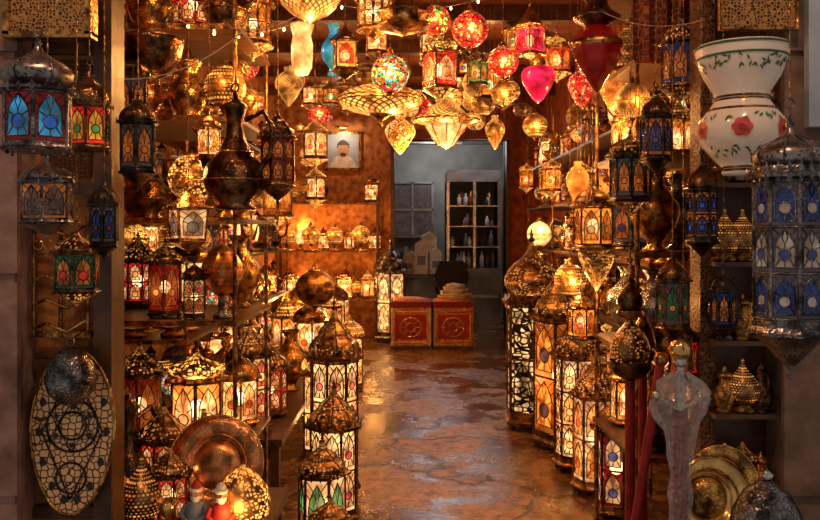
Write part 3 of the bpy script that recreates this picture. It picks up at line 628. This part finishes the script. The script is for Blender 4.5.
hb([(sp(DROP,.08,.28),'amb')],1.2,5.1,1.66,.28,'amber_drop_lamp',4,-.05)
hl(1.0,3.62,1.78,.075,.22,4,'bronze',('grn','grn','grn'),CONE,'bronze',0,rz=.78,pend=False)
hb([(sp(DROP,.085,.3),'p_brass',(.1,5))],.92,3.95,1.3,.3,'pierced_drop_lamp',2.5,-.06); hg(.9,4.5,1.32,.09,'p_brassdot',3)
hb([(sp(DROP,.06,.24),'amb')],.88,4.2,1.72,.24,'amber_drop_lamp',2,-.05); hl(.93,4.35,.95,.08,.34,6,'bronze',('damb','amb','red'),TIER,'p_bronze',2)
mb=MB(); pts=[(.14*cos(a),.14*sin(a)) for a in [math.radians(60+i*12) for i in range(21)]]+[(.04+.1*cos(a),.02+.1*sin(a)) for a in [math.radians(290-i*11) for i in range(20)]]
mb.prism(pts,.03,'bbrass'); mb.tube([(x,-.02,z) for x,z in pts],.005,'brass',5,True); mb.M=Matrix.Translation((0,0,.12)); chain(mb,0,CEIL-2.04-.12); put(mb,'crescent_moon_ornament',(-.88,6.4,2.04))
o2=put(lat([(sp([(.001,0),(.7,0),(.75,.03),(.2,.08),(.18,.9),(.5,1)],.15,1.36),'dbrass')]),'lamp_pedestal',(1.26,7.8,0)); o=put(globe(.12,'wht',stand=.08),'glass_globe_lamp',(1.26,7.8,1.36)); light(o,(0,-.2,.3),14,(1,.55,.2))
mb=MB(); mb.box(-.23,.23,0,.02,-.26,.26,'palepaint')
for a in ((-.26,.26,-.015,.03,.25,.29),(-.26,.26,-.015,.03,-.29,-.25),(-.27,-.23,-.015,.03,-.29,.29),(.23,.27,-.015,.03,-.29,.29)): mb.box(*a,'brass')
def flat(cx,cz,rx,rz,y,m_,a0=0,a1=360): mb.poly([(cx+rx*cos(math.radians(a0+(a1-a0)*i/24)),y,cz+rz*sin(math.radians(a0+(a1-a0)*i/24))) for i in range(25 if a1-a0<360 else 24)],m_)
flat(0,-.25,.19,.2,-.003,'white',0,180); flat(0,.02,.085,.12,-.006,'skin'); flat(0,.04,.095,.13,-.005,'black',0,180); flat(0,.09,.088,.06,-.007,'black',0,180); flat(0,-.05,.045,.028,-.008,'black'); flat(-.03,.03,.012,.006,-.008,'black'); flat(.03,.03,.012,.006,-.008,'black')
mb.tube([(0,0,.3),(0,-.12,.36),(0,-.22,.34)],.008,'brass'); mb.tube([(-.1,-.22,.33),(.1,-.22,.33)],.022,'brass',8)  # picture lamp added to brighten the portrait
o=put(mb,'framed_portrait',(-1.0,11.975,2.78)); light(o,(0,-.3,.26),4,(1,.7,.45),.03)

# ---------------------------------------------------------------- right foreground
mb=MB(); R=.128
prof=[(.001,0),(.42,0),(.45,.02),(.4,.05),(.62,.12),(.92,.24),(1,.33),(.95,.42),(.72,.52),(.6,.58),(.62,.64),(.85,.76),(.98,.87),(1.05,.97),(1.02,1),(.96,.98)]
H=.385; mb.lathe(sp(prof,R,H),40,'porcelain')
for zf,rr in ((.035,.43),(.06,.44),(.575,.61),(.60,.61),(.98,1.06),(.9,1.01),(.5,.78)): mb.ring((0,0,zf*H),R*rr,.0035,'dbrass' if zf<.9 else 'green','z',40)
def onv(a,zf,off=.002):
    for (r0,z0),(r1,z1) in zip(prof[1:-2],prof[2:-1]):
        if z0<=zf<=z1: rr=r0+(r1-r0)*(zf-z0)/max(1e-6,z1-z0); break
    return Vector(((R*rr+off)*cos(a),(R*rr+off)*sin(a),zf*H))
for k in range(6):
    a0=2*pi*k/6-1.95
    for j in range(6):
        q=j*pi/3; mb.poly([onv(a0+(.13*cos(q)+.10*cos(w_)),.34+(.042*sin(q)+.034*sin(w_)),.003+j*.0002) for w_ in [i*pi/5 for i in range(10)]],'pink')
    mb.poly([onv(a0+.07*cos(w_),.34+.024*sin(w_),.006) for w_ in [i*pi/4 for i in range(8)]],'velvet')
random.seed(5)
for k in range(260):
    a=2*pi*k/260+random.random()*.05; zf=random.choice((random.uniform(.78,.90),random.uniform(.80,.88),random.uniform(.13,.21),random.uniform(.41,.45)))
    if .39<zf<.46 and k%3: continue
    t=random.uniform(0,pi); l=.085; pts=[(a+l*cos(t)*u_+.3*l*-sin(t)*v_, zf+.026*sin(t)*u_+.009*cos(t)*v_) for u_,v_ in ((-1,0),(0,1),(1,0),(0,-1))]
    mb.poly([onv(aa,zz,.0035) for aa,zz in pts],'green')
for s_ in (-1,1,0):
    mb.tube([(s_*R*.95 if s_ else 0,(-R if s_==0 else 0)*.95,H),(s_*.01,0,H+.3)],.0015,'iron')
chain(mb,H+.29,CEIL-1.765); put(mb,'porcelain_vase',(.995,2.4,1.765))
random.seed(8)
hl(.95,2.0,1.225,.094,.68,8,'pewter',('dblu','gry','pale'),BULBO,'p_pewter',bulb=False,fb=.5,rz=0.2,eave=1.1)
hl(.93,2.55,1.5,.05,.34,6,'iron',('dblu','damb','blu'),ONION,'bronze',bulb=False); hl(.83,2.7,1.78,.055,.3,6,'iron',('dblu','damb','gry'),ONION,'bronze',bulb=False)
hl(.86,2.62,1.22,.055,.32,6,'bronze',('dgrn','gry','damb'),ONION,'bronze',bulb=False); hl(.88,3.2,1.65,.085,.36,8,'iron',('damb','gry','damb'),BULBO,'p_bronze',bulb=False)
hl(.98,2.5,1.25,.04,.24,6,'iron',('damb','dblu','damb'),ONION,'iron',bulb=False); hl(.94,2.75,1.05,.05,.26,6,'bronze',('damb','red','damb'),TIER,'bronze',bulb=False)
hl(.98,2.9,2.05,.07,.34,6,'bronze',('damb','dblu','damb'),ONION,'p_bronze',bulb=False); hl(.8,3.5,1.45,.09,.38,6,'dbrass',('damb','amb','damb'),ONION,'p_bronze',1.5)
for z in (.715,.995,1.235,1.495,1.755,2.015):
    for x in (1.05,1.11,1.17):
        c=random.choice((8,9,6,13,10,1,7,2,13,1)); place(c,x,2.67,z,min(.21/PR[c][3],.045/PR[c][2]*1.3),rz=.2+1.3*(c in (6,7,8)))
mb=MB(); mb.lathe([(.001,0),(.1,0),(.1,.02),(.03,.05),(.02,.1)],16,'brass'); mb.tube([(0,0,.08),(0,0,1.04)],.02,'velvet',10)
mb.lathe(sp(BULBO,.075,.22,1.06),20,'p_bronze'); mb.lathe([(.02,1.0),(.06,1.02),(.085,1.05),(.08,1.08)],20,'bronze'); mb.lathe(sp(BULBO,.05,.15,1.27),16,'bronze'); mb.lathe([(.02,1.24),(.055,1.26),(.05,1.28)],16,'brass'); finial(mb,1.41,.12,.02,'brass'); put(mb,'standing_torch_lamp',(.88,3.2,0))
mb=MB(); mb.lathe([(.001,0),(.08,0),(.08,.02),(.02,.05)],16,'brass'); mb.tube([(0,0,.03),(0,0,1.1)],.018,'velvet',10); mb.lathe([(.02,1.05),(.05,1.07),(.055,1.1),(.02,1.13)],16,'brass'); mb.lathe(sp(ONION,.05,.16,1.12),16,'bronze'); put(mb,'velvet_rope_post',(.96,3.3,0))
mb=MB(); mb.ball((0,0,1.24),.033,'bbrass',16,10); mb.lathe([(.012,1.19),(.022,1.2),(.02,1.215),(.012,1.22)],12,'silver'); mb.lathe([(.014,1.06),(.018,1.12),(.013,1.19)],12,'silver',fl=(.1,6))
mb.tube([(-.07,0,1.1),(-.035,0,1.075),(0,0,1.065),(.035,0,1.075),(.07,0,1.1)],[.012,.01,.014,.01,.012],'silver',8); mb.ball((-.075,0,1.105),.015,'silver'); mb.ball((.075,0,1.105),.015,'silver')
mb.prism([(-.022,.1),(0,.0),(.022,.1),(.022,1.06),(-.022,1.06)],.012,'velvet')
pr=[(.03,.45),(.034,.52),(.027,.59),(.036,.66),(.028,.73),(.036,.8),(.026,.87),(.034,.93),(.045,1.0),(.07,1.04),(.085,1.08),(.08,1.11),(.06,1.14),(.022,1.165)]
b0=len(mb.v); n=36
for r,z in pr:
    for i in range(n): a=2*pi*i/n; rr=r*(1+random.uniform(-.25,.25)); mb.av((rr*cos(a),rr*sin(a)*.7,z+random.uniform(-.012,.012)))
for j in range(len(pr)-1):
    for i in range(n): k=(i+1)%n; mb.af((b0+j*n+i,b0+j*n+k,b0+(j+1)*n+k,b0+(j+1)*n+i),'plastic',False)
put(mb,'ceremonial_sword',(.81,2.4,0),.15)
mb=MB(); mb.tube([(0,0,0),(.0,0,1.15)],.016,'velvet',10); mb.ball((0,0,1.17),.026,'brass'); put(mb,'velvet_pole',(.68,2.75,0),rot=(0,math.radians(9),0))
plate(.12,'bbrass','brass','brass_dish',(.925,2.5,.765),(math.radians(75),0,0)); plate(.11,'brass','dbrass','brass_dish',(.985,2.56,.80),(math.radians(78),0,0))
mb=MB(); mb.lathe(sp([(.001,0),(.7,0),(.95,.15),(1,.4),(.9,.65),(.6,.86),(.2,.96),(.001,1)],.095,.26),28,'pewter',fl=(.02,14)); mb.lathe([(.012,.258),(.018,.27),(.001,.282)],10,'silver'); mb.ring((0,0,.09),.097,.004,'silver','z',28); put(mb,'pewter_dome_box',(.95,2.13,.70-.02))
mb=MB()
n=24
for i in range(n):
    x0=i/n*.35; x1=(i+1)/n*.35; y0=.03*sin(i*1.3); y1=.03*sin((i+1)*1.3); mb.poly([(x0,y0,0),(x1,y1,0),(x1,y1,.8),(x0,y0,.8)],'rug')
mb.tube([(-.05,0,.8),(.4,0,.8)],.012,'dbrass'); mb.tube([(0,0,.8),(0,0,CEIL-2.3)],.003,'iron'); mb.tube([(.35,0,.8),(.35,0,CEIL-2.3)],.003,'iron'); put(mb,'hanging_rug',(.92,3.3,2.3))
mb=MB(); mb.box(-.12,.12,-.015,.015,0,.3,'lace'); mb.tube([(-.12,-.02,0),(.12,-.02,0),(.12,-.02,.3),(-.12,-.02,.3)],.008,'brass',5,True); put(mb,'filigree_wall_panel',(1.11,2.56,2.24))
mb=MB()
def wire(a,b,sag,bulbs):
    pts=[]
    for i in range(17):
        t=i/16; p=Vector(a).lerp(Vector(b),t); p.z-=sag*4*t*(1-t); pts.append(p)
    mb.tube(pts,.0018,'cable',5)
    if bulbs:
        for i in range(1,16,2): p=pts[i]; mb.ball((p.x,p.y,p.z-.012),.006,'bulb',6,4,1.5)
wire((-1.08,2.66,2.12),(-.62,3.0,2.35),.08,False); wire((-.62,3.0,2.35),(-.3,3.3,2.62),.05,False); wire((-1.0,3.4,2.5),(-.3,4.2,2.9),.15,True)
wire((-.6,4.4,2.9),(.6,4.4,2.95),.12,True); wire((.98,2.66,2.3),(.6,3.4,2.7),.1,False)
put(mb,'string_lights')
for x,y,pw in ((-.75,1.35,19),(.75,1.35,15)):  # out-of-view spotlights added to brighten the foreground pieces
    mb=MB(); mb.tube([(0,0,0),(0,0,-.12)],.012,'iron'); mb.lathe([(.001,-.1),(.035,-.11),(.05,-.2),(.045,-.2),(.001,-.17)],16,'iron'); mb.ball((0,0,-.185),.025,'bulb'); o=put(mb,'added_fill_light',(x,y,CEIL)); light(o,(0,0,-.27),pw,(1,.6,.34),.05)

w=bpy.data.worlds.new('World'); sc.world=w; w.use_nodes=True; bg=w.node_tree.nodes['Background']; bg.inputs[0].default_value=(1,.84,.76,1); bg.inputs[1].default_value=.27
cd=bpy.data.cameras.new('Camera'); cd.sensor_width=36; cd.lens=36*800/820; cd.shift_y=-30/820; cd.clip_end=100
cam=bpy.data.objects.new('Camera',cd); cam.location=(0,0,1.6); cam.rotation_euler=(pi/2,0,0); sc.collection.objects.link(cam); sc.camera=cam
try:
    sc.view_settings.view_transform='Standard'; sc.view_settings.look='None'
except Exception as e: print(e)
